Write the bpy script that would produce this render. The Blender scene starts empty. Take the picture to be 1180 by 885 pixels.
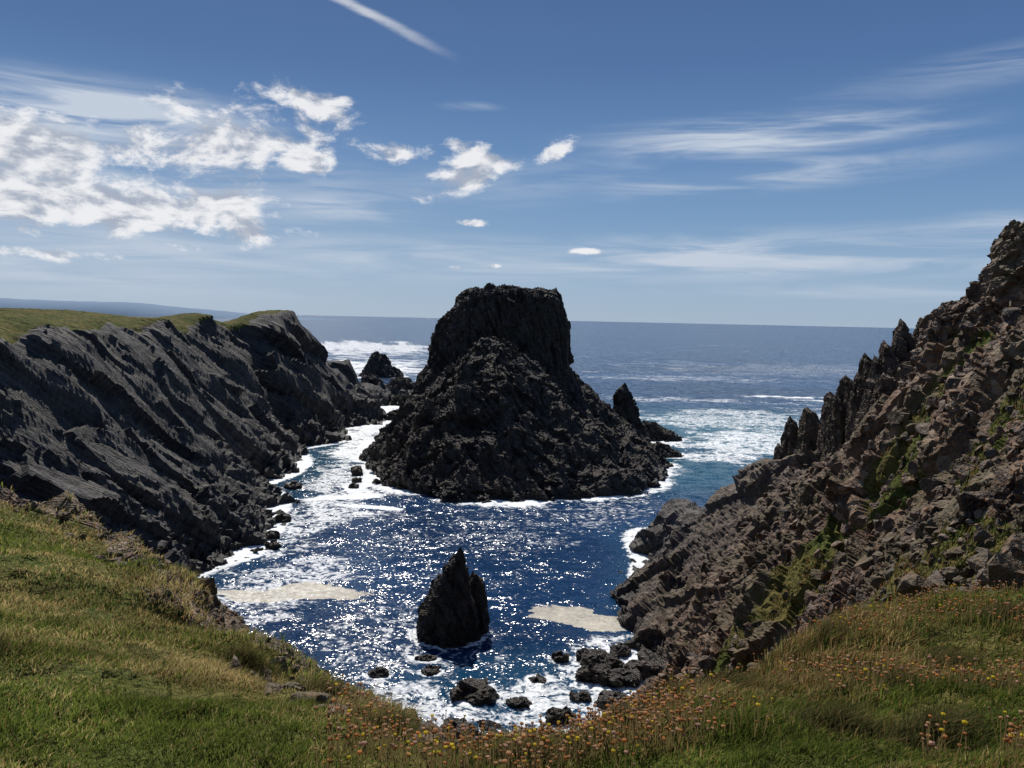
import bpy, math, numpy as np
from mathutils import Vector, Matrix
rng=np.random.default_rng(7)
scene=bpy.context.scene
# ------------------------------------------------------------------ noise
def hsh(ix,iy,iz,s=0):
    n=(ix.astype(np.int64)&0xffffffff).astype(np.uint32)*np.uint32(374761393)
    n=n+(iy.astype(np.int64)&0xffffffff).astype(np.uint32)*np.uint32(668265263)
    n=n+(iz.astype(np.int64)&0xffffffff).astype(np.uint32)*np.uint32(2246822519)
    n=n+np.uint32((s*3266489917+12345)&0xffffffff)
    n=(n^(n>>np.uint32(15)))*np.uint32(2246822519)
    n=(n^(n>>np.uint32(13)))*np.uint32(3266489917)
    n=n^(n>>np.uint32(16))
    return n.astype(np.float64)/4294967296.0
def vnoise(P,s=0):
    F=np.floor(P); f=P-F; f=f*f*(3-2*f); r=0
    for dx in (0,1):
        wx=f[:,0] if dx else 1-f[:,0]
        for dy in (0,1):
            wy=f[:,1] if dy else 1-f[:,1]
            for dz in (0,1):
                wz=f[:,2] if dz else 1-f[:,2]
                r=r+wx*wy*wz*hsh(F[:,0]+dx,F[:,1]+dy,F[:,2]+dz,s)
    return r*2-1
def fbm(P,o=4,s=0):
    r=0;a=.5
    for i in range(o):
        r=r+a*vnoise(P*(2.03**i)+i*17.3,s+i); a*=.5
    return r
def blocks(P,s=0,tilt=1.0):
    """faceted blocks: every cell is a tilted plane"""
    B=np.floor(P-.5); best=np.full(len(P),1e9); val=np.zeros(len(P))
    for dx in (0,1):
        for dy in (0,1):
            for dz in (0,1):
                cx,cy,cz=B[:,0]+dx,B[:,1]+dy,B[:,2]+dz
                a=hsh(cx,cy,cz,s+1);b=hsh(cx,cy,cz,s+2);c=hsh(cx,cy,cz,s+3)
                qx=P[:,0]-(cx+.5+(a-.5)*.8);qy=P[:,1]-(cy+.5+(b-.5)*.8);qz=P[:,2]-(cz+.5+(c-.5)*.8)
                d=qx*qx+qy*qy+qz*qz
                v=(hsh(cx,cy,cz,s+4)-.5)*1.2+tilt*((a*7%1-.5)*qx+(b*7%1-.5)*qy+(c*7%1-.5)*qz)*1.6
                m=d<best; best=np.where(m,d,best); val=np.where(m,v,val)
    return val
def sm(a,b,x):
    t=np.clip((x-a)/(b-a),0,1); return t*t*(3-2*t)
def nrm(v): v=np.array(v,float); return v/np.linalg.norm(v)
def aniso(P,n,k,k2=None):
    n=nrm(n);t1=nrm(np.cross(n,(0.13,0.2,1)));t2=np.cross(n,t1)
    return np.stack([P@n,(P@t1)/k,(P@t2)/(k2 or k)],1)
# ------------------------------------------------------------------ terrain control heights (metres, sea = 0)
C=[]
def add(*p): C.extend(p)
add((0,0,38.4),(-5,0,38.2),(5,0,38.5),(0,-15,39.5),(-25,-15,38),(25,-15,40),(0,4,37.0),(-12,0,37.2),(-30,5,35.5),(-50,20,35),
    (-4.2,6.1,36.3),(-4,9,35.4),(-9.5,14,34.4),(-20,18,34.2),(4.6,6.5,36.3),(6.9,10,35.5),(14,6,37.6),(16,12,36.3))
EDGE=[(-21.5,32,32),(-14.5,26,32.3),(-9.1,20,33),(-4.8,14,33.8),(-2.24,10.5,34.7),(-.57,8,35.3),(.15,7,35.6),(1.1,8,35.4),
      (2.3,10,35.1),(4.5,13,34.35),(6.6,16,33.6),(9.75,17,33.4),(12.4,18,33.5)]
add(*EDGE)
add((-18,36,26),(-10.5,29.5,26),(-5.5,23.5,26.5),(-1.8,17,27.5),(0.6,13,29.5),(2.2,13.5,29.5),(4.2,17.5,28),(7.5,21.5,28),(-32,42,27),(-45,45,30))
add((0,35,12),(-15,45,12),(-30,52,13),(9,27,23),(11,36,19),(12,50,11),(-45,85,0),(-35,70,0),(-15,62,0),(0,60,0))
# right headland
add((32,47,42.0),(29,44,41),(31,52,39.6),(36,65,37.4),(41.5,78,33.4),(44.5,88,29.5),(43.5,92,28.0),(44,96,26.0),(43.6,105,23.4),(42,112,20.5),
    (42,116,16.7),(40,128,12.0),(32.6,138,5.5),(26,146,0))
add((60,60,33),(62,90,22),(60,115,4),(50,135,-3),(40,150,-4),(80,100,-4),(26,156,-7),(50,30,42),(40,20,40),(70,10,42),(90,60,20))
add((20.5,30,36),(26,38,39.1),(27.7,48,36.1),(17.6,30,32.6),(36.5,78,29.0),(29,62,27.2),(21.7,48,25.5),(16.5,40,24.5),(32,90,16.9),
    (23.6,65,17.2),(19,62,13.7),(28.8,95,11),(26,105,5.4),(20.5,82,5.2),(38,98,20))
add((26.3,145,0),(21.8,123,0),(19.9,99.5,0),(19.1,86,0),(10.2,73,0))
# left headland crest, waterline
add((-78,50,33),(-71,108,36),(-74,128,37),(-77,148,38),(-82,185,38.5),(-85,222,39),(-80,255,40.2),(-77,272,41.3),(-79,287,33),(-68,320,23),
    (-63,340,12),(-51,380,4))
add((-79,108,36.2),(-85,148,37.4),(-92,185,38.2),(-95,215,38.7),(-86,255,40.2),(-100,130,36.0))
add((-48.6,115,0),(-43,127,0),(-47,153,0),(-57,178,0),(-67,228,0),(-61,270,0),(-58,335,0),(-48,390,0),
    (-60,135,14),(-66,175,14),(-74,225,17),(-64,110,22),(-68,150,26),(-76,188,27))
add((-135,190,34.5),(-111,205,36.8),(-97,235,39.0),(-86,268,41),(-180,170,33),(-260,150,32),(-150,120,34.5),(-110,90,34.5),(-200,60,35),(-120,40,34.5),
    (-165,225,0),(-132,245,0),(-112,285,0),(-96,335,0),(-260,210,0),(-75,400,-6),(-150,300,-10),(-110,380,-10),(-250,260,-10))
# sea bed
add((0,80,-4),(0,100,-8),(0,150,-10),(-20,110,-8),(-32,130,-7),(-37,160,-7),(-45,200,-8),(10,110,-7),(8,90,-5),(14,130,-8),(-40,260,-8),(-45,320,-8),(-25,85,-4),
    (-35,105,-6),(0,250,-12),(0,450,-14),(80,180,-12),(80,300,-14),(-35,420,-12),(0,70,-2),(-200,500,-14),(150,100,-12))
C=np.array(C,float); NC=len(C)
D=np.hypot(C[:,None,0]-C[None,:,0],C[:,None,1]-C[None,:,1])
A=np.zeros((NC+3,NC+3));A[:NC,:NC]=D;A[:NC,NC]=1;A[:NC,NC+1]=C[:,0];A[:NC,NC+2]=C[:,1];A[NC:,:NC]=A[:NC,NC:].T
W=np.linalg.solve(A,np.concatenate([C[:,2],[0,0,0]]))
def H(x,y):
    out=W[NC]+W[NC+1]*x+W[NC+2]*y
    for i in range(NC):
        out=out+W[i]*np.sqrt((x-C[i,0])**2+(y-C[i,1])**2+.3)
    return out
GP=[(-60,47),(-35,40),(-21.5,32),(-14.5,26),(-9.1,20),(-4.8,14),(-2.24,10.5),(-.57,8),(.15,7.2),(1.1,8),(2.3,10),(4.5,13),(6.6,16),(9.75,17),(12.4,18),(17,19),(30,17),(60,12),(60,-40),(-60,-40)]
def grass_sd(x,y):
    ins=np.zeros(len(x),bool); dm=np.full(len(x),1e9); n=len(GP)
    for i in range(n):
        x0,y0=GP[i];x1,y1=GP[(i+1)%n]
        if y0!=y1:
            c=((y0>y)!=(y1>y))&(x<(x1-x0)*(y-y0)/(y1-y0)+x0); ins^=c
        t=np.clip(((x-x0)*(x1-x0)+(y-y0)*(y1-y0))/((x1-x0)**2+(y1-y0)**2),0,1)
        dm=np.minimum(dm,np.hypot(x-x0-t*(x1-x0),y-y0-t*(y1-y0)))
    return np.where(ins,dm,-dm)
NL=nrm((.15,.62,.76)); NR=nrm((.80,.30,-.42))
def F(x,y):
    x=np.asarray(x,float);y=np.asarray(y,float)
    z=H(x,y);e=.7
    hx=(H(x+e,y)-z)/e;hy=(H(x,y+e)-z)/e
    ln=np.sqrt(hx*hx+hy*hy+1);N=np.stack([-hx/ln,-hy/ln,1/ln],1)
    P=np.stack([x,y,z],1)
    sd=grass_sd(x,y)
    nz=fbm(P/2.2,4,3)
    cen=sm(7,2,np.hypot(x-.3,y-9))*1.1
    g1=sm(-.6,.6,sd+nz*(2.2-cen)+cen)
    slope=np.hypot(hx,hy)
    g2=sm(.85,.5,slope+nz*.25)*sm(32,35,z+nz)*(x<-45)
    g3=np.where(sd<0,1,0)*(x>9)*sm(80,34,y)*sm(-.04,.12,fbm(P/5,4,9)+.16*sm(40,22,y)+.05*sm(1.2,.5,slope)-.05)
    g=np.maximum(np.maximum(g1,g2),g3)
    r=np.hypot(x,y); a=np.clip(r/75,.14,1)
    left=sm(-20,-40,x)
    rock=1-np.maximum(g1,g2)
    wq=np.stack([fbm(P/7,3,21),fbm(P/7,3,22),fbm(P/7,3,23)],1)*2.0
    wp=P+wq
    def lay(d,k,s,m): return vnoise(np.stack([d[m]/k,wp[m,0]*.05,wp[m,2]*.05],1),s)
    L=left>.01; R_=left<.99
    d=np.zeros(len(x))
    if L.any():
        pl=P[L]; wl=wq[L]; top=sm(39,33,z[L])*.8+.2
        big=aniso(pl+wl*.8,NL,2.2,6.5)
        dl=3.0*blocks(big/7.0,31,.7)+1.0*blocks(big/2.8,41,.6)+.22*blocks(aniso(pl,NL,2,5)/.9,51)
        dl+=1.0*lay(P@NL,5.,5,L)
        low=sm(16,3,z[L]+6*fbm(pl/12,2,44))
        lump=low*(1.6*blocks(wp[L]/4.2,43)+.8*blocks(wp[L]/1.8,44)+.3*blocks(pl/.8,45))
        gul=7.5*fbm(pl*np.array([1,1,.2])/24,3,77)
        d[L]+=left[L]*a[L]*(dl*top+lump+gul*top)
    if R_.any():
        pr=P[R_];aa=a[R_];w_=wp[R_];wr=wq[R_]
        rd=sm(16,6,np.hypot(x[R_]-42.5,y[R_]-90))
        crag=sm(-.12,.14,fbm(pr/11,3,79))*(1-rd); fin=.35+.65*crag
        qr=aniso(pr+wr*.6,NR,2.0,3.6)
        dr=aa*(1.9*blocks(w_/10,32,.8)*(1-.7*rd)+fin*1.5*blocks(qr/3.4,42,.8)+.8*lay(wp@NR,3.6,7,R_))
        dr+=np.minimum(aa*1.5,1)*(fin*.6*blocks(qr/1.4,52)+.25*blocks(w_/1.0,53))+np.minimum(aa*2.5,1)*(.12*blocks(pr/.5,62))
        dr+=aa*(3.2*fbm(pr/16,4,78)*(1-.7*rd)+1.3*crag)
        d[R_]+=(1-left[R_])*dr
    d=rock*d*(1-.5*g3)
    d=d+(1-rock)*(.30*fbm(P/1.9,3,81)+.18*fbm(P/.55,3,82))*sm(0,6,r)
    out=P+N*d[:,None]
    warm=sm(5,15,x)*sm(150,60,y)+ (r<45)*(x<5)*.8
    return out,np.stack([g,np.clip(warm,0,1),nz*.5+.5,np.ones(len(x))],1)
# ------------------------------------------------------------------ helpers
def mesh_np(name,V,Fc,mat,cols=None,smooth=False,cname='mask'):
    me=bpy.data.meshes.new(name)
    V=np.asarray(V,np.float32);Fc=np.asarray(Fc,np.int32);k=Fc.shape[1]
    me.vertices.add(len(V));me.vertices.foreach_set('co',V.ravel())
    me.loops.add(Fc.size);me.loops.foreach_set('vertex_index',Fc.ravel())
    me.polygons.add(len(Fc));me.polygons.foreach_set('loop_start',np.arange(0,Fc.size,k,dtype=np.int32))
    me.polygons.foreach_set('use_smooth',np.full(len(Fc),smooth))
    me.update(calc_edges=True)
    if cols is not None:
        at=me.color_attributes.new(cname,'FLOAT_COLOR','POINT');at.data.foreach_set('color',np.asarray(cols,np.float32).ravel())
    me.materials.append(mat)
    ob=bpy.data.objects.new(name,me);scene.collection.objects.link(ob);return ob
def gridfaces(n,m,wrap=False):
    i=np.arange(n-1)[:,None]*m; 
    if wrap:
        j=np.arange(m)[None,:];j2=(j+1)%m
    else:
        j=np.arange(m-1)[None,:];j2=j+1
    return np.stack([(i+j).ravel(),(i+j2).ravel(),(i+m+j2).ravel(),(i+m+j).ravel()],1)
# ------------------------------------------------------------------ node helper
class NT:
    def __init__(s,t): s.t=t;s.t.nodes.clear()
    def n(s,ty,**k):
        nd=s.t.nodes.new(ty)
        for a,b in k.items(): setattr(nd,a,b)
        return nd
    def lk(s,a,b): s.t.links.new(a,b)
    def put(s,sock,v):
        if isinstance(v,bpy.types.NodeSocket): s.lk(v,sock)
        else: sock.default_value=v
    def math(s,op,a,b=None,c=None,clamp=False):
        nd=s.n('ShaderNodeMath',operation=op,use_clamp=clamp);s.put(nd.inputs[0],a)
        if b is not None:s.put(nd.inputs[1],b)
        if c is not None:s.put(nd.inputs[2],c)
        return nd.outputs[0]
    def vm(s,op,a,b=None):
        nd=s.n('ShaderNodeVectorMath',operation=op);s.put(nd.inputs[0],a)
        if b is not None:s.put(nd.inputs[1],b)
        return nd.outputs['Value'] if op in('LENGTH','DOT_PRODUCT') else nd.outputs[0]
    def noise(s,v,scale,detail=4,rough=.5,dist=0,out=0):
        nd=s.n('ShaderNodeTexNoise');s.put(nd.inputs['Vector'],v);nd.inputs['Scale'].default_value=scale
        nd.inputs['Detail'].default_value=detail;nd.inputs['Roughness'].default_value=rough;nd.inputs['Distortion'].default_value=dist
        return nd.outputs[out]
    def ss(s,v,a,b,c=0.,d=1.):
        nd=s.n('ShaderNodeMapRange',interpolation_type='SMOOTHSTEP');s.put(nd.inputs[0],v)
        for i,q in enumerate((a,b,c,d)): nd.inputs[i+1].default_value=q
        return nd.outputs[0]
    def mix(s,f,a,b):
        nd=s.n('ShaderNodeMix',data_type='RGBA');s.put(nd.inputs[0],f)
        s.put(nd.inputs[6],a if isinstance(a,bpy.types.NodeSocket) else (*a,1));s.put(nd.inputs[7],b if isinstance(b,bpy.types.NodeSocket) else (*b,1))
        return nd.outputs[2]
    def mapping(s,v,rot=(0,0,0),scale=(1,1,1)):
        nd=s.n('ShaderNodeMapping');s.put(nd.inputs[0],v);nd.inputs['Rotation'].default_value=rot;nd.inputs['Scale'].default_value=scale
        return nd.outputs[0]
    def bump(s,h,st,dist,nrm=None):
        nd=s.n('ShaderNodeBump');nd.inputs['Strength'].default_value=st;nd.inputs['Distance'].default_value=dist;s.put(nd.inputs['Height'],h)
        if nrm is not None:s.lk(nrm,nd.inputs['Normal'])
        return nd.outputs[0]
def newmat(name):
    m=bpy.data.materials.new(name);m.use_nodes=True;return m,NT(m.node_tree)
# ------------------------------------------------------------------ land material
def land_mat(name,sn,dark=1.0):
    """sn: bedding-plane normal"""
    m,t=newmat(name)
    tc=t.n('ShaderNodeTexCoord').outputs['Object']
    sx=t.n('ShaderNodeSeparateXYZ');t.lk(tc,sx.inputs[0])
    att=t.n('ShaderNodeAttribute',attribute_name='mask');sc=t.n('ShaderNodeSeparateColor');t.lk(att.outputs['Color'],sc.inputs[0])
    g,w=sc.outputs[0],sc.outputs[1]
    sn=nrm(sn);t1=nrm(np.cross(sn,(.1,.2,1)));t2=np.cross(sn,t1)
    cb=t.n('ShaderNodeCombineXYZ');t.put(cb.inputs[0],t.math('MULTIPLY',t.vm('DOT_PRODUCT',tc,tuple(sn)),1.3))
    t.put(cb.inputs[1],t.math('MULTIPLY',t.vm('DOT_PRODUCT',tc,tuple(t1)),.10));t.put(cb.inputs[2],t.math('MULTIPLY',t.vm('DOT_PRODUCT',tc,tuple(t2)),.06))
    n1=t.noise(tc,.2,2,.6);n2=t.noise(tc,1.6,4,.65);n3=t.noise(tc,7,2,.6)
    strat=t.noise(cb.outputs[0],1.0,4,.68,.3)
    vor=t.n('ShaderNodeTexVoronoi',feature='F1');t.put(vor.inputs['Vector'],tc);vor.inputs['Scale'].default_value=1.4
    vs=t.n('ShaderNodeSeparateColor');t.lk(vor.outputs['Color'],vs.inputs[0])
    mixv=t.math('ADD',t.math('MULTIPLY',strat,.55),t.math('ADD',t.math('MULTIPLY',n2,.27),t.math('MULTIPLY',n1,.18)))
    f=t.ss(mixv,.37,.64)
    k=dark
    cold=t.mix(f,(.026*k,.025*k,.027*k),(.145*k,.135*k,.128*k))
    warm=t.mix(f,(.024,.016,.011),(.185,.118,.075))
    rock=t.mix(w,cold,warm)
    rock=t.mix(t.math('MULTIPLY',t.ss(vs.outputs[0],.80,.97),t.math('MULTIPLY_ADD',w,.55,.05)),rock,(.36,.28,.20))
    rock=t.mix(t.math('MULTIPLY',t.ss(n3,.50,.66),t.math('MULTIPLY_ADD',w,.60,.03)),rock,(.29,.13,.04))
    rock=t.mix(t.math('MULTIPLY',t.ss(n1,.48,.58),t.math('MULTIPLY_ADD',w,.5,.16)),rock,(.062,.052,.020))
    wet=t.ss(t.math('ADD',sx.outputs[2],t.math('MULTIPLY',n2,4)),6.0,2.5)
    rock=t.mix(t.math('MULTIPLY',wet,.75),rock,(.016,.014,.012))
    turf=t.mix(t.ss(n1,.38,.62),(.070,.085,.020),(.13,.11,.035))
    turf=t.mix(t.ss(n2,.42,.7),turf,(.055,.050,.016))
    gm=t.ss(t.math('ADD',g,t.math('MULTIPLY',t.math('SUBTRACT',n2,.5),.9)),.38,.62)
    col=t.mix(gm,rock,turf)
    b1=t.bump(t.math('ADD',t.math('MULTIPLY',strat,1.5),t.math('ADD',t.math('MULTIPLY',n2,.8),t.math('MULTIPLY',n3,.16))),.85,.6)
    p=t.n('ShaderNodeBsdfPrincipled');t.lk(col,p.inputs['Base Color']);t.lk(b1,p.inputs['Normal'])
    t.put(p.inputs['Roughness'],t.ss(wet,0,1,.75,.45));t.put(p.inputs['Specular IOR Level'],t.ss(gm,0,1,.28,.03))
    o=t.n('ShaderNodeOutputMaterial');t.lk(p.outputs[0],o.inputs[0]);return m
m_left=land_mat('left_land',NL,.66)
m_right=land_mat('right_land',NR)
m_stack=land_mat('stack_rock',(.85,.35,.40),.40)
# ------------------------------------------------------------------ land meshes
def polar(name,a0,a1,na,r0,r1,nr,mat):
    az=np.radians(np.linspace(a0,a1,na));r=np.exp(np.linspace(math.log(r0),math.log(r1),nr))
    R,AZ=np.meshgrid(r,az,indexing='ij');x=(R*np.sin(AZ)).ravel();y=(R*np.cos(AZ)).ravel()
    V,cols=F(x,y);Fc=gridfaces(nr,na)
    Fc=Fc[:,::-1]
    keep=(V[Fc][:,:,2].max(1)>-2.5);Fc=Fc[keep]
    u,inv=np.unique(Fc,return_inverse=True);Fc=inv.reshape(Fc.shape)
    return mesh_np(name,V[u],Fc,mat,cols[u])
polar('grassy_cliff_top',-80,80,900,.7,26.2,300,m_right)
polar('rocky_headland',-3,62,720,26,185,480,m_right)
polar('sea_cliff_headland',-80,-2.9,720,26,450,700,m_left)
# ------------------------------------------------------------------ rock masses (stacks)
def mass_geo(levels,nt,nz,amp,seed,tall=1.0,ex=2.4,sn=(.85,.35,.40),colm=0.):
    L=np.array(levels,float)
    seg=np.r_[0,np.cumsum(np.hypot(np.diff(L[:,0]),np.hypot(np.diff(L[:,3]),np.diff(L[:,1]))))];s=np.linspace(0,seg[-1],nz)
    q=[np.interp(s,seg,L[:,i]) for i in range(5)]
    th=np.linspace(0,2*np.pi,nt,endpoint=False);c,s_=np.cos(th),np.sin(th)
    se=(np.abs(c)**ex+np.abs(s_)**ex)**(-1/ex)
    x=q[1][:,None]+q[3][:,None]*(c*se)[None];y=q[2][:,None]+q[4][:,None]*(s_*se)[None];z=q[0][:,None]+0*x
    P=np.stack([x.ravel(),y.ravel(),z.ravel()],1)
    sl=-np.gradient(q[3])/np.maximum(np.gradient(q[0]),1e-3);sl=np.clip(np.convolve(np.pad(sl,4,'edge'),np.ones(9)/9,'valid'),0,2.5)
    nh=1/np.sqrt(1+sl*sl);nv=sl*nh
    dirn=np.stack([np.outer(nh,c).ravel(),np.outer(nh,s_).ravel(),np.repeat(nv,nt)],1)
    k=np.minimum(1,np.repeat(q[3],nt)/(4*amp+.1))*.85+.15
    wq=np.stack([fbm(P/(5*amp),3,seed+1),fbm(P/(5*amp),3,seed+2),fbm(P/(5*amp),3,seed+3)],1)*1.8*amp
    wp=P+wq
    S=np.array([1,1,1/tall])
    Q=aniso(P+wq*.6,sn,2.2,3.0)
    d=amp*(2.0*blocks(wp*S/(9*amp),seed+5,.8)+1.3*blocks(wp*S/(4.2*amp),seed+15)+.8*blocks(Q/(2.0*amp),seed+25)+.35*blocks(Q/(.9*amp),seed+28)+.22*blocks(P/(.8*amp),seed+35))
    d=d+amp*(4.0/tall**.5)*fbm(P*np.array([1,1,.3/tall])/(12*amp),4,seed+50)
    d=d+amp*.7*vnoise(np.stack([(wp@nrm(sn))/(1.6*amp),P[:,1]*.05,P[:,2]*.05],1),seed+60)
    if colm: 
        R0=P+np.array([0.22,0.1,0])*P[:,2:3]
        d=d+colm*(1.9*blocks(R0*np.array([1,1,.05])/4.6,seed+70,.5)+.6*blocks(R0*np.array([1,1,.08])/1.6,seed+71,.5))*sm(.9,.3,np.repeat(nv,nt))
    P=P+dirn*(d*k)[:,None]
    return P,gridfaces(nz,nt,True)
def mass(name,parts,mat,warm=.15):
    Vs=[];Fs=[];o=0
    for p in parts:
        V,f=mass_geo(*p);Vs.append(V);Fs.append(f+o);o+=len(V)
    V=np.concatenate(Vs);cols=np.zeros((len(V),4));cols[:,1]=warm;cols[:,3]=1
    return mesh_np(name,V,np.concatenate(Fs),mat,cols)
mass('sea_stack',[
 ([(-5,2,248,48,46),(4,1,247,41,41),(10,0,246,33,34),(17,-2,243,28,29),(22,-4.3,242,24,25),(25.5,-4.6,242,21,23),(33,-4.0,242,20.0,21),(38,-3.2,242,18.8,20),(43,-1.9,242,16.6,19),(46.5,-1.2,242,15.0,17),(48.4,-1.0,242,13.6,15),(48.9,-1.0,242,10.0,11),(49.3,-1.5,242,.1,.1)],760,400,.48,100,4.0,3.4,(.93,.2,.12),1.0),
 ([(-5,2,207,43,42),(2,1,206,38,37),(8,-1,207,31,31),(16,-4,208,22.5,23),(23,-5,209,15.0,18),(28,-5.5,210,9.8,13),(32,-6,211,5.6,9),(34.0,-6.5,212,2.3,4),(34.6,-6.5,212,.1,.1)],700,330,.8,200,1.2,2.0,(.6,-.3,.7))],m_stack,.15)
mass('sea_stack',[
 ([(-3,-7.2,95,4.6,4.2),(0,-7.3,95,4.1,3.7),(3,-7.4,95,3.6,3.2),(5.5,-7.1,95,2.7,2.5),(8,-6.6,95,1.6,1.5),(10.2,-6.2,95,.6,.6),(11.3,-6.0,95,.05,.05)],200,150,.2,300,2.5,2.2,(.93,.2,.3)),
 ([(-3,-4.1,96.5,1.9,1.9),(4,-4,96.5,1.5,1.4),(6.3,-4.1,96.5,1,1),(7.8,-4.5,96.5,.05,.05)],120,90,.12,320,2,2.2,(.93,.2,.3))],m_stack,.1)
rocks=[(38,252,8,7,20,.45,400),(49,264,11,7,6,.5,410),(-88,515,15,12,17,.7,420),(-56,405,16,10,9,.6,430),(-66,372,11,10,12,.6,440),(-48,350,9,6,5,.4,445),(-45,300,6,5,3.5,.35,450),(-42,430,8,6,6,.4,455),(-38,238,5,4,3,.3,460),
       (30,192,7,5,3.2,.35,465),(40,214,6,5,3.5,.35,470),(46,232,7,5,4,.35,475),(-10,168,6,4,3.5,.35,480),(-37,215,6,6,4,.35,485)]
for (x,y,rx,ry,h,am,sd) in rocks:
    mass('sea_rock',[([(-3,x,y,rx*1.1,ry*1.1),(h*.15,x,y,rx*.85,ry*.85),(h*.45,x-.1*rx,y,rx*.55,ry*.6),(h*.8,x-.15*rx,y,rx*.3,ry*.3),(h,x-.15*rx,y,.05,.05)],150,90,am,sd,1.8,2.2)],m_stack,.1)
# ridge fins and summit crag of the right headland
fins=[]
for i,(x,y,zt,rx,ry,hh) in enumerate([(39.4,84,34.6,.9,2.4,8),(40.3,85,36.9,.8,2.4,10),(41.2,85,38.6,.8,2.6,11),(42.1,86.5,37.3,.7,2.2,9),(43.0,86,39.6,.8,2.6,12),(43.9,87,41.0,.8,2.6,13),(44.8,86.5,39.4,.8,2.4,11),(45.6,86,41.2,.9,2.4,12),(46.9,86,39.2,1.0,2.4,11),(42.4,92,36.9,1.0,2.5,11),(41.2,91,34.6,.9,2.2,9),(43.4,93,35.6,1.0,2.4,10),(42.4,97,34.0,1.1,2.6,11),(41.0,97,31.4,.9,2.2,8),
        (42.6,102,31.4,1.2,2.8,10),(42,108,28.6,1.4,3,10),(40.8,111,27.0,1.3,3,14),(39.6,112,22.8,1.1,2.6,10),(39.0,80,35.4,1.2,2.4,8)]):
    b=zt-hh
    fins.append(([(b-2,x+1.2,y,rx*2.4,ry*1.3),(b+hh*.3,x+.8,y,rx*1.9,ry*1.1),(b+hh*.55,x+.4,y,rx*1.35,ry*.85),(b+hh*.78,x,y,rx*.85,ry*.6),(b+hh*.92,x-.25,y,rx*.5,ry*.35),(zt,x-.5,y,.03,.03)],90,90,.13,600+i*7,4,2.6,(.93,.3,.2)))
mass('rock_pinnacles',fins,m_stack,.5)
mass('summit_crag',[([(34,33.5,48,5.6,5.0),(39,33.2,48,4.6,4.4),(41.5,33,48,3.9,3.6),(43.5,33,48,3.4,3.2),(45.2,33.1,48,2.9,2.8),(46.3,33.3,48,2.2,2.2),(46.8,33.3,48,.05,.05)],260,150,.30,701,1.3,3.2,(.3,.2,.93)),
 ([(33,30.0,51.5,4,4),(38,29.9,51.5,2.6,2.8),(41,29.9,51.5,1.5,1.6),(42.2,30,51.5,.05,.05)],150,100,.25,721,1.3,3.0,(.3,.2,.93))],m_right,.75)
# ------------------------------------------------------------------ boulders & scree
import bmesh
def ico(sub):
    bm=bmesh.new();bmesh.ops.create_icosphere(bm,subdivisions=sub,radius=1);bm.verts.ensure_lookup_table()
    V=np.array([v.co[:] for v in bm.verts]);Fc=np.array([[v.index for v in f.verts] for f in bm.faces]);bm.free();return V,Fc
I3,I3F=ico(4)
def boulder(name,x,y,z,sx,sy,sz,seed,mat,warm):
    P=I3*np.array([sx,sy,sz]);k=min(sx,sy)
    q=P+seed*13.7
    d=.40*k*blocks(q/(k*.9),seed)+.12*k*blocks(q/(k*.35),seed+9)
    P=P+I3*d[:,None];P=P+np.array([x,y,z])
    cols=np.zeros((len(P),4));cols[:,1]=warm;cols[:,3]=1
    return mesh_np(name,P,I3F,mat,cols)
BL=[(-3.2,79,.3,2.6,1.7,.9),(10.2,88,.4,1.9,1.5,.9),(12.3,87,.4,1.4,1.2,.8),(10.0,83.5,.4,2.0,1.4,1.1),(13.0,83,.5,1.9,1.5,.8),(15.5,85,.5,2.2,1.4,1.0),(16,80.5,.5,1.6,1.3,1.0),
    (6.4,88.3,.2,1.0,.9,.7),(-14.2,83.5,.1,1.2,.8,.55),(-8.5,84.5,0,1.1,.8,.4),(-4.6,72.5,.1,1.7,1.1,.6),(1.5,77.5,.1,1.2,.9,.5),(5.5,74.5,.3,1.6,1.1,.7),(11.5,78,.4,1.8,1.2,.8),(8,79,.1,1.1,.8,.5),
    (3.5,83,-.1,1.1,.9,.4),(-9.5,88,-.1,1.3,.7,.35),(-38.5,192,.4,1.4,1.1,1.5),(-37,184,.2,1.3,1,1),(-40,198,.2,1.3,1,1.1),(-36.5,178,.1,1.1,.8,.8),(-42.5,136,.3,1.2,1,.9),(-40.5,130,.2,1.3,1,.8),(-44,147,.4,1.6,1.2,1),
    (-50,176,.3,1.8,1.4,1.2),(13.8,90.5,.3,1.3,1,.7),(17.5,92,.6,1.6,1.2,1)]
for i,b in enumerate(BL): boulder('boulder',*b,500+i*3,m_stack,.45)
I1,I1F=ico(2)
def scatter_stones(name,x,y,size,mat,warm,seed):
    P,_=F(x,y);n=len(x);r=np.random.default_rng(seed);k=len(I1)
    V=np.repeat(I1[None],n,0)
    for _ in range(9):
        d=r.normal(size=(n,3));d/=np.linalg.norm(d,axis=1)[:,None]
        dot=(V*d[:,None,:]).sum(2);lim=r.uniform(.35,.62,n)[:,None];ex=np.maximum(dot-lim,0);V=V-ex[:,:,None]*d[:,None,:]
    V=V*(size[:,None]*r.uniform(.4,1.3,(n,3)))[:,None,:]
    V=V+P[:,None,:]+np.array([0,0,.02])*size[:,None,None]
    Fc=(I1F[None]+(np.arange(n)*k)[:,None,None]).reshape(-1,3)
    cols=np.zeros((n*k,4));cols[:,1]=np.repeat(r.uniform(warm*.5,min(1,warm*1.3),n),k);cols[:,3]=1
    return mesh_np(name,V.reshape(-1,3),Fc,mat,cols)
az=np.radians(rng.uniform(12,45,12000));r=np.exp(rng.uniform(math.log(17),math.log(110),12000));x=r*np.sin(az);y=r*np.cos(az)
P3=np.stack([x,y,0*x],1);dn=fbm(P3/7,3,5);k=(grass_sd(x,y)<-.3)&(H(x,y)>1)&(dn>-.12)
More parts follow.
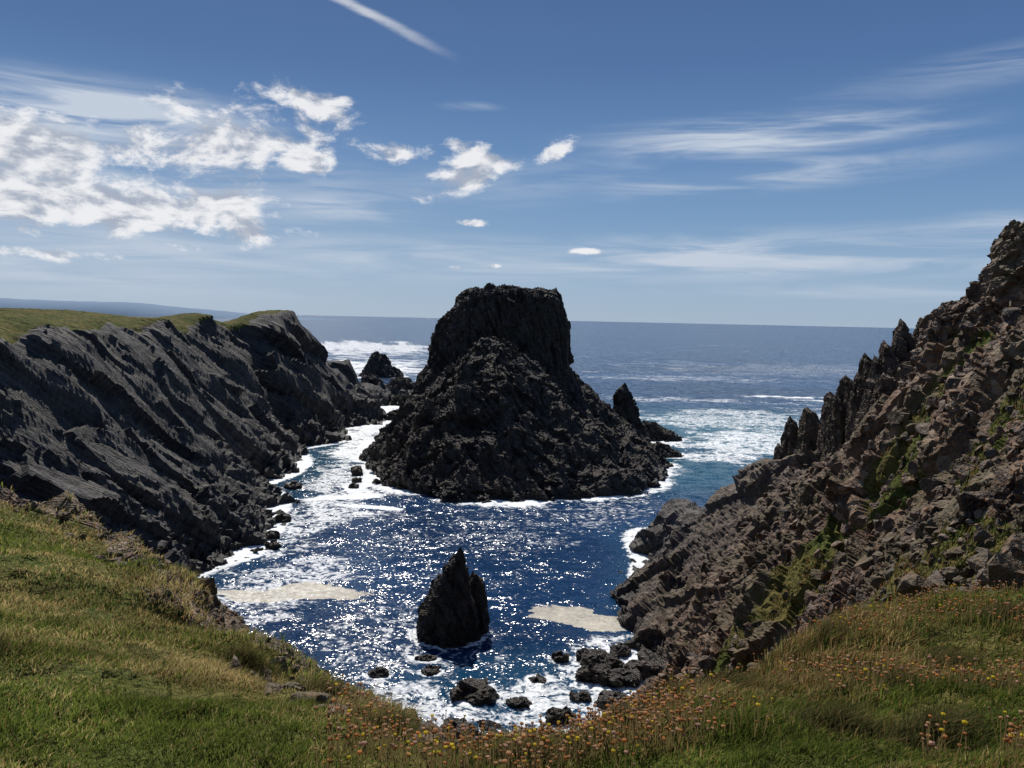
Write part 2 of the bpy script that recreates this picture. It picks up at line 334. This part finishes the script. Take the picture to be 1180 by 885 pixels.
x,y,r=x[k],y[k],r[k];scatter_stones('scree_stones',x,y,np.clip(rng.lognormal(-1.6,.6,len(x))*(.5+r/60),.06,.9),m_right,.9,1)
az=np.radians(rng.uniform(-42,-2,3000));r=rng.uniform(8,39,3000);x=r*np.sin(az);y=r*np.cos(az);sd=grass_sd(x,y)
k=(sd<1.0)&(sd>-5)&(fbm(np.stack([x,y,0*x],1)/3,3,8)>-.15);x,y=x[k],y[k];scatter_stones('loose_stones',x,y,np.clip(rng.lognormal(-2.0,.5,len(x)),.05,.45),m_right,1,2)
# ------------------------------------------------------------------ grass
def blades(name,x,y,hgt,wid,col,lean,seed,mat,P=None):
    if P is None: P,_=F(x,y)
    r=np.random.default_rng(seed);n=len(x)
    a=r.uniform(0,2*np.pi,n);s=np.stack([np.cos(a),np.sin(a),0*a],1)
    b=r.uniform(0,2*np.pi,n);L=np.stack([np.cos(b)+.7,np.sin(b)*.7-.25,0*b],1)*(lean*hgt)[:,None]
    up=np.array([0,0,1.])
    base=P-up*.03
    mid=base+up*(hgt*.6)[:,None]+L*.35;tip=base+up*(hgt*.95)[:,None]+L
    w=s*wid[:,None]*.5
    V=np.stack([base-w,base+w,mid+w*.8,mid-w*.8,tip],1).reshape(-1,3)
    o=(np.arange(n)*5)[:,None]
    T=np.concatenate([o+np.array([[0,1,2]]),o+np.array([[0,2,3]]),o+np.array([[3,2,4]])])
    c=np.repeat(np.concatenate([col,np.ones((n,1))],1),5,0)
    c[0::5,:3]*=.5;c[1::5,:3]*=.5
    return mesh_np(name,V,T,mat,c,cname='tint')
mg,t=newmat('grass_blades')
at=t.n('ShaderNodeAttribute',attribute_name='tint').outputs['Color']
d=t.n('ShaderNodeBsdfDiffuse');t.lk(at,d.inputs['Color'])
tr=t.n('ShaderNodeBsdfTranslucent');t.lk(at,tr.inputs[0]);mx=t.n('ShaderNodeMixShader');mx.inputs[0].default_value=.5
t.lk(d.outputs[0],mx.inputs[1]);t.lk(tr.outputs[0],mx.inputs[2]);o=t.n('ShaderNodeOutputMaterial');t.lk(mx.outputs[0],o.inputs[0])
N=400000
az=np.radians(rng.uniform(-42,42,N));r=np.exp(rng.uniform(math.log(4.6),math.log(42),N));x=r*np.sin(az);y=r*np.cos(az)
sd=grass_sd(x,y);P2=np.stack([x,y,0*x],1)
tn=fbm(P2/1.1,3,40);bn=fbm(P2/3.5,3,41);cn=fbm(P2/.8,2,44)
cc_=sm(7,2,np.hypot(x-.3,y-9))
k=(sd+cc_*.8>-.6+.3*tn)&((tn>-.22)|(rng.random(N)<.6))&((r<22)|(rng.random(N)<.7))
x,y,r,sd,tn,bn,cn=[q[k] for q in (x,y,r,sd,tn,bn,cn)];n=len(x)
right=sm(-1,4,x)
hg=(.08+.17*np.clip(tn+.35,0,1))*rng.uniform(.5,1.35,n)*np.clip(r/9,.8,1.3)*(1+.5*sm(2,0,sd))*(.72+.38*right)
wd=.004+.0010*r
edge=sm(3,.3,sd)
green=np.array([.165,.200,.038]);dark=np.array([.08,.115,.024]);straw=np.array([.38,.30,.13]);oran=np.array([.28,.165,.065])
u=rng.random(n)
dry=np.clip(.16+1.3*bn+.6*cn+.35*edge+.16*right+.15*sm(18,28,r),0.04,.85)
col=np.where((u<dry)[:,None],np.where((rng.random(n)<.45*right+.14)[:,None],oran,straw),np.where((rng.random(n)<.4)[:,None],dark,green))
col=col*rng.uniform(.7,1.3,(n,1))*(1+.7*np.clip(cn,-.6,.6))[:,None]*(1-.15*right)[:,None]
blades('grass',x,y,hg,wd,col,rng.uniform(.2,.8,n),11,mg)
# turf growing on ledges of the right-hand slope
N=90000
az=np.radians(rng.uniform(12,44,N));r=np.exp(rng.uniform(math.log(18),math.log(62),N));x=r*np.sin(az);y=r*np.cos(az)
Pp,cc=F(x,y);k=(cc[:,0]>.5)&(grass_sd(x,y)<.3)&(fbm(Pp/1.2,3,47)>-.05);x,y,r,Pp=x[k],y[k],r[k],Pp[k];n=len(x);u=rng.random(n)
pal=np.array([[.085,.105,.03],[.055,.070,.02],[.22,.17,.07],[.11,.11,.035],[.22,.12,.05]])
pick=rng.integers(0,5,n)
hue=np.clip((fbm(Pp/3.,3,48)+.35)/.7*5,0,4.99).astype(int);pick=np.where(u<.4,hue,pick)
blades('ledge_grass',x,y,rng.uniform(.10,.34,n)*np.clip(r/28,.8,1.5),.006+.0011*r,pal[pick]*rng.uniform(.7,1.2,(n,1)),rng.uniform(.2,.9,n),17,mg,Pp)
# dark heathery / wiry tufts along the brink and on the right
cx=[];r2=np.random.default_rng(21)
cen=[(.7,7.6),(1.3,8.4),(.1,7.1),(1.9,9.2),(2.8,9.6),(4.6,9.0),(5.4,8.6),(3.6,11.2),(6.3,13.2),(5.2,12.2),(-1.4,8.8),(-2.6,10.3),(7.6,11.5),(3.2,7.3),(4.0,7.0),(8.6,15.2),(-4.5,12.8),(-7.5,17.3),(-6.8,9.5),(5.8,10.2)]
for (a,b) in cen:
    m=1500;rr_=np.abs(r2.normal(0,.42,m));th=r2.uniform(0,2*np.pi,m);cx.append(np.stack([a+rr_*np.cos(th),b+.8*rr_*np.sin(th),np.exp(-(rr_/.5)**2)],1))
cx=np.concatenate(cx);n=len(cx)
pal=np.array([[.055,.060,.022],[.10,.085,.035],[.20,.14,.06],[.07,.09,.025]])
blades('heath_tufts',cx[:,0],cx[:,1],(.14+.26*cx[:,2])*r2.uniform(.5,1.2,n),np.full(n,.009),pal[r2.integers(0,4,n)]*r2.uniform(.7,1.3,(n,1)),r2.uniform(.2,.9,n),31,mg)
# thrift (dried sea-pink heads) and small yellow flowers
N=22000
az=np.radians(rng.uniform(-14,42,N));r=np.exp(rng.uniform(math.log(6.3),math.log(19),N));x=r*np.sin(az);y=r*np.cos(az);sd=grass_sd(x,y)
P0=np.stack([x,y,0*x],1);cl=fbm(P0/1.5,2,60)+.5*fbm(P0/.35,2,61);k=(sd>-.4)&(cl>.06)&(rng.random(N)<np.where(x<0,.4,1)*sm(8,1.5,sd)*.6+.09);x,y=x[k],y[k];n=len(x);P,_=F(x,y)
hh=rng.uniform(.16,.42,n);top=P+np.stack([rng.normal(0,.05,n),rng.normal(0,.05,n),hh],1)
I0,I0F=ico(1);k0=len(I0)
V=(I0[None]*(rng.uniform(.011,.026,n)[:,None,None]*np.array([1,1,.7]))+top[:,None,:]).reshape(-1,3)
Fc=(I0F[None]+(np.arange(n)*k0)[:,None,None]).reshape(-1,3)
pal=np.array([[.62,.28,.10],[.58,.36,.18],[.60,.38,.28],[.40,.20,.08],[.58,.28,.10],[.52,.28,.14],[.44,.29,.15],[.52,.34,.22],[.6,.34,.17],[.70,.55,.06]]);pc=pal[rng.integers(0,10,n)]*rng.uniform(.65,1.15,(n,1))
c=np.repeat(np.concatenate([pc,np.ones((n,1))],1),k0,0)
o=len(V);Sv=np.stack([P+[-.004,0,0],P+[.004,0,0],top+[.004,0,0],top+[-.004,0,0]],1).reshape(-1,3);q=(np.arange(n)*4)[:,None]+o
ST=np.concatenate([q+np.array([[0,1,2]]),q+np.array([[0,2,3]])]);c2=np.tile([.16,.12,.05,1],(n*4,1))
mesh_np('thrift_flowers',np.concatenate([V,Sv]),np.concatenate([Fc,ST]),mg,np.concatenate([c,c2]),cname='tint')
# ------------------------------------------------------------------ sea
na,nr=800,700
az=np.radians(np.linspace(-70,70,na));rr=np.concatenate([np.exp(np.linspace(math.log(45),math.log(900),nr-60)),np.exp(np.linspace(math.log(920),math.log(90000),60))])
R,AZ=np.meshgrid(rr,az,indexing='ij');x=(R*np.sin(AZ)).ravel();y=(R*np.cos(AZ)).ravel();Rr=R.ravel()
hb=H(x,y);P2=np.stack([x,y,0*x],1)
w1=fbm(P2/14,4,70);w2=fbm(P2/np.array([5,3,1]),4,71)
foam_glitter=np.where(x<0,.88,.80)*sm(np.where(x<0,-3.2,-2.6),-.4,hb+w1*2.0)*(Rr<460)
def ell(cx,cy,rx,ry,rot=0,e=0):
    c,s=math.cos(rot),math.sin(rot);dx,dy=x-cx,y-cy
    return np.sqrt(((dx*c+dy*s)/rx)**2+((-dx*s+dy*c)/ry)**2)
def near(cx,cy,rx,ry,w,amt):
    global foam_glitter
    e=(ell(cx,cy,rx,ry)-1)*min(rx,ry); foam_glitter=np.maximum(foam_glitter,amt*sm(w,0,e+w1*w*.8))
near(2,206,41,39,9,.84);near(1,247,44,43,13,.9);near(-7,95,4.3,4,2.2,.7);near(-4,96.5,2,2,1.8,.7)
for (a,b,rx,ry,h_,am,sd_) in rocks: near(a,b,rx,ry,7,.82)
for b in BL: near(b[0],b[1],b[3],b[4],1.3,.65)
def blob(cx,cy,rx,ry,rot,amt,soft=.6,rag=.5):
    global foam_glitter
    foam_glitter=np.maximum(foam_glitter,amt*sm(1+soft,1-soft,ell(cx,cy,rx,ry,rot)+w1*.8+w2*rag))
blob(-50,290,11,110,.05,.70);blob(-47,385,16,60,0,.82);blob(-43,205,9,45,0,.60);blob(-38,150,9,40,-.1,.58);blob(-37,168,8,2.3,.3,1.0);blob(-36,177,3,6,.5,.9);blob(-31,160,7,1.6,-.2,1.0)
blob(-33,110,10,30,0,.54);blob(2,76,22,9,0,.60);blob(14,82,8,14,0,.66);blob(-12,92,18,14,0,.46);blob(-5,140,34,30,0,.42);blob(22,165,24,30,.3,.46)
blob(78,262,34,30,.2,.64);blob(100,320,60,50,.2,.58);blob(150,430,26,8,-.15,.85,.8,1.);blob(180,412,20,5,-.1,.8,.8,1.);blob(60,230,20,16,0,.64);blob(150,300,50,30,0,.54);blob(90,400,60,14,-.1,.54,.7,1.)
blob(-120,620,70,120,.2,.72,.8,.9);blob(-200,1000,120,300,.2,.62);blob(300,700,260,150,0,.46);blob(-20,340,50,30,0,.5);blob(140,560,120,40,.1,.50,.8,1.)  # first two, far left: sunlit glitter painted white together with the surf
pn=w1*1.2+w2*1.3
cream=np.maximum(sm(1.4,.7,ell(-30,108.5,6.6,2.9,.1)+pn),sm(1.4,.7,ell(9.2,101.5,8.6,3.3,-.12)+pn))
teal=np.maximum.reduce([.9*sm(1.5,.3,ell(95,290,80,75)),.6*sm(1.4,.3,ell(45,215,45,40)),.4*sm(1.3,.4,ell(-50,280,16,130)),.22*sm(1.3,.3,ell(8,80,26,12)),.15*sm(-6,-1,hb)*(Rr<460)])
wa=np.where(Rr<900,1,0)
z=.22*fbm(P2/np.array([9,5,1]),3,75)*wa+.08*fbm(P2/np.array([2.2,1.3,1]),2,78)*wa*sm(260,120,Rr)
cols=np.stack([foam_glitter,cream,teal,np.ones(len(x))],1)
mw,t=newmat('sea_water')
tc=t.n('ShaderNodeTexCoord').outputs['Object']
at=t.n('ShaderNodeAttribute',attribute_name='mask');sc=t.n('ShaderNodeSeparateColor');t.lk(at.outputs['Color'],sc.inputs[0])
fo,cr,te=sc.outputs
warp=t.n('ShaderNodeTexNoise');t.lk(tc,warp.inputs['Vector']);warp.inputs['Scale'].default_value=.12;warp.inputs['Detail'].default_value=2
wv=t.vm('ADD',tc,t.vm('MULTIPLY',t.vm('SUBTRACT',warp.outputs[1],(.5,.5,.5)),(9,9,0)))
def ridge(v,s,det):
    n=t.noise(v,s,det,.6);return t.math('SUBTRACT',1.,t.math('MULTIPLY',t.math('ABSOLUTE',t.math('SUBTRACT',n,.5)),5.0),clamp=True)
lace=t.math('ADD',t.math('MULTIPLY',ridge(wv,.20,4),.55),t.math('MULTIPLY',ridge(wv,.75,3),.45))
fn=t.noise(tc,.9,5,.7)
fsum=t.math('ADD',fo,t.math('ADD',t.math('MULTIPLY',lace,.55),t.math('MULTIPLY',t.math('SUBTRACT',fn,.5),.8)))
ff=t.ss(fsum,.84,1.14)
cc=t.ss(t.math('ADD',cr,t.math('MULTIPLY',t.math('SUBTRACT',fn,.5),1.9)),.42,.72)
far=t.mapping(tc,(0,0,.15),(.35,1,1))
wc=t.math('MULTIPLY',t.ss(t.noise(far,.045,6,.75),.625,.69),.65)
wc2=t.math('MULTIPLY',t.ss(t.noise(t.mapping(tc,(0,0,.1),(.3,1,1)),.011,6,.78),.635,.69),.55)
ff=t.math('MAXIMUM',ff,t.math('MAXIMUM',wc,wc2))
deep=t.mix(t.ss(t.noise(far,.012,3,.6),.35,.65),(.003,.019,.060),(.009,.042,.115))
base=t.mix(te,deep,(.010,.095,.125))
base=t.mix(ff,base,(.76,.78,.79));base=t.mix(t.math('MULTIPLY',cc,t.ss(lace,0,1,.95,.6)),base,t.mix(fn,(.46,.41,.32),(.78,.71,.57)))
# wave-facet slopes taken directly from noise so that chop survives at any distance
s1=t.noise(t.mapping(tc,(0,0,.2),(.6,1.0,1)),.45,4,.68,0,out=1)
s2_=t.noise(t.mapping(tc,(0,0,-.3),(.7,1.2,1)),3.2,1,.6,0,out=1)
sl=t.vm('ADD',t.vm('MULTIPLY',t.vm('SUBTRACT',s1,(.5,.5,.5)),(1.0,1.25,0)),t.vm('MULTIPLY',t.vm('SUBTRACT',s2_,(.5,.5,.5)),(1.0,1.2,0)))
nn=t.vm('NORMALIZE',t.vm('ADD',sl,(0,0,1)))
p=t.n('ShaderNodeBsdfPrincipled');t.lk(base,p.inputs['Base Color']);t.lk(nn,p.inputs['Normal']);p.inputs['IOR'].default_value=1.33
fa=t.math('MAXIMUM',ff,cc)
t.put(p.inputs['Roughness'],t.ss(fa,0,1,.16,.8))
o=t.n('ShaderNodeOutputMaterial');t.lk(p.outputs[0],o.inputs[0])
mesh_np('sea',np.stack([x,y,z],1),gridfaces(nr,na)[:,::-1],mw,cols,smooth=True)
# ------------------------------------------------------------------ distant coast
n=260;xx=np.linspace(-6500,-1600,n)
u=(xx+6500)/4900
ht=(105*np.exp(-((u-.35)/.25)**2)+60*np.exp(-((u-.66)/.18)**2)+25)*sm(1,.85,u)+14*fbm(np.stack([xx/300,0*xx,0*xx],1),4,90)*sm(1,.9,u)
V=[]
for j,(dy,hf) in enumerate([(-60,-.05),(0,.35),(250,.8),(500,1),(1200,.6)]): V.append(np.stack([xx,6300+dy+.15*xx*0,ht*hf-(1 if j==0 else 0)],1))
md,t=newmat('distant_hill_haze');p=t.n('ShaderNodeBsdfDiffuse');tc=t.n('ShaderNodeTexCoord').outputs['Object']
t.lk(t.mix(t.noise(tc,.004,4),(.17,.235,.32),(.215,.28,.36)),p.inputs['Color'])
o=t.n('ShaderNodeOutputMaterial');t.lk(p.outputs[0],o.inputs[0])
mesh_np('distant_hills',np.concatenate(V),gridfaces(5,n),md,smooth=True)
# ------------------------------------------------------------------ light
SAZ,SEL=math.radians(-13),math.radians(50)
S=Vector((math.sin(SAZ)*math.cos(SEL),math.cos(SAZ)*math.cos(SEL),math.sin(SEL)))
ld=bpy.data.lights.new('sun','SUN');ld.energy=5.0;ld.angle=math.radians(.5);ld.color=(1,.95,.87)
lo=bpy.data.objects.new('sun',ld);lo.rotation_euler=S.to_track_quat('Z','Y').to_euler();lo.location=(0,0,200);scene.collection.objects.link(lo)
w=bpy.data.worlds.new("World");scene.world=w;w.use_nodes=True;t=NT(w.node_tree)
sky=t.n('ShaderNodeTexSky',sky_type='NISHITA');sky.sun_disc=False;sky.sun_elevation=SEL;sky.sun_rotation=SAZ%(2*math.pi);sky.altitude=40;sky.air_density=1;sky.dust_density=.4;sky.ozone_density=2
tc=t.n('ShaderNodeTexCoord').outputs['Generated'];sx=t.n('ShaderNodeSeparateXYZ');t.lk(tc,sx.inputs[0])
azn=t.math('ARCTAN2',sx.outputs[0],sx.outputs[1]);eln=t.math('ARCSINE',sx.outputs[2])
cv=t.n('ShaderNodeCombineXYZ');t.lk(azn,cv.inputs[0]);t.lk(eln,cv.inputs[1]);ae=cv.outputs[0]
def mk(lst):
    acc=None
    for (a,e,ra,re,rot,wt) in lst:
        v=t.vm('SUBTRACT',ae,(a,e,0))
        if rot: v=t.mapping(v,(0,0,-rot))
        l=t.vm('LENGTH',t.vm('MULTIPLY',v,(1/ra,1/re,0)))
        q=t.ss(l,1.35,.1,0.,wt)
        acc=q if acc is None else t.math('MAXIMUM',acc,q)
    return acc
puff=mk([(-.50,.118,.29,.046,-.03,1.2),(-.585,.175,.13,.060,-.3,1.15),(-.345,.204,.17,.065,.1,.90),(-.254,.246,.07,.035,-.3,.84),(-.264,.184,.055,.026,0,1.15),(-.148,.203,.065,.022,0,.92),
 (-.062,.186,.085,.036,.35,1.05),(.050,.209,.036,.018,.3,1.05),(-.052,.121,.030,.007,0,.95),(.088,.088,.03,.006,0,.92),(-.03,.067,.02,.005,0,.9),(-.075,.215,.03,.012,0,.8),(-.56,.06,.12,.012,0,.7),(-.08,.064,.03,.005,0,.8)])
soft=mk([(-.50,.215,.20,.040,0,2.8),(.29,.222,.22,.026,.02,2.3),(.30,.178,.24,.022,.06,1.5),(.30,.082,.60,.032,.03,2.0),(-.10,.075,.5,.03,0,1.3),(-.22,.135,.14,.022,0,1.7),(.50,.27,.18,.022,.1,.8),
 (-.5,.06,.35,.05,0,1.6),(.55,.11,.3,.02,.1,1.3),(-.06,.26,.04,.006,0,1.),(.42,.04,.3,.012,0,1.0),(.0,.17,.4,.03,.1,.6),(-.45,.15,.32,.08,0,1.2)])
sc1=t.vm('MULTIPLY',ae,(1,1.9,1))
n1=t.noise(sc1,13,6,.66,.25)
n1b=t.noise(t.vm('ADD',sc1,(.008,-.022,0)),13,2,.6,.25)
n0=t.noise(sc1,5,1,.5)
dp=t.ss(t.math('ADD',puff,t.math('ADD',t.math('MULTIPLY',t.math('SUBTRACT',n1,.5),2.6),t.math('MULTIPLY',t.math('SUBTRACT',n0,.5),.6))),.42,.92)
dp=t.math('MULTIPLY',dp,t.ss(puff,.02,.25))
n2=t.noise(t.mapping(ae,(0,0,-.07),(4.5,42,1)),1.0,4,.6,.7)
ds=t.math('MULTIPLY',soft,t.ss(n2,.34,.70,.03,.55),clamp=True)
cvv=t.mapping(t.vm('SUBTRACT',ae,(-.195,.358,0)),(0,0,.36))
s2=t.n('ShaderNodeSeparateXYZ');t.lk(cvv,s2.inputs[0])
cl_=t.math('MULTIPLY',t.ss(t.math('ABSOLUTE',t.math('ADD',s2.outputs[1],t.math('MULTIPLY',t.math('SUBTRACT',n2,.5),.012))),.0085,.001),t.math('MULTIPLY',t.ss(s2.outputs[0],.14,.0),t.ss(s2.outputs[0],-.25,-.1)))
cl_=t.math('MULTIPLY',cl_,t.ss(n1,.25,.6,.3,.7))
# clear-air colour: physical sky blended with measured marine-air blues by elevation
cr_=t.n('ShaderNodeValToRGB');t.lk(t.math('MULTIPLY',eln,1/1.6),cr_.inputs[0]);e=cr_.color_ramp
stops=[(0.0,(3.7,5.0,6.6)),(.035,(3.0,4.5,6.5)),(.07,(2.05,3.6,5.9)),(.125,(1.25,2.6,5.1)),(.19,(.76,1.7,3.85)),(.26,(.56,1.28,3.1)),(.6,(1.2,2.2,4.6))]
while len(e.elements)<len(stops): e.elements.new(.5)
for el,(p_,c_) in zip(e.elements,stops): el.position=p_;el.color=(*c_,1)
skc=t.mix(t.ss(eln,.42,1.0,.90,.25),sky.outputs[0],cr_.outputs[0])
# milky air on the sunward left side near the horizon
skc=t.mix(t.math('MULTIPLY',t.ss(azn,.25,-.7),t.ss(eln,.28,0,0,.42)),skc,(5.4,6.3,7.5))
ccol=t.mix(t.ss(t.math('SUBTRACT',n1,n1b),-.10,.08),(4.4,4.9,5.9),(9.8,9.8,10.0))
c=t.mix(ds,skc,(6.0,6.8,8.0))
c=t.mix(cl_,c,(8,8.3,8.8))
c=t.mix(t.math('MULTIPLY',dp,.93),c,ccol)
bg=t.n('ShaderNodeBackground');bg.inputs['Strength'].default_value=.09;t.lk(c,bg.inputs[0])
o=t.n('ShaderNodeOutputWorld');t.lk(bg.outputs[0],o.inputs[0])
# ------------------------------------------------------------------ camera
cd=bpy.data.cameras.new('camera');cd.sensor_width=36;cd.lens=27.15;cd.clip_start=.1;cd.clip_end=200000
co=bpy.data.objects.new('camera',cd);scene.collection.objects.link(co)
co.matrix_world=Matrix.Translation((0,0,40))@Matrix.Rotation(math.radians(90-4.79),4,'X')@Matrix.Rotation(math.radians(1.23),4,'Z')
scene.camera=co
scene.view_settings.view_transform='Standard';scene.view_settings.look='None';scene.view_settings.exposure=0
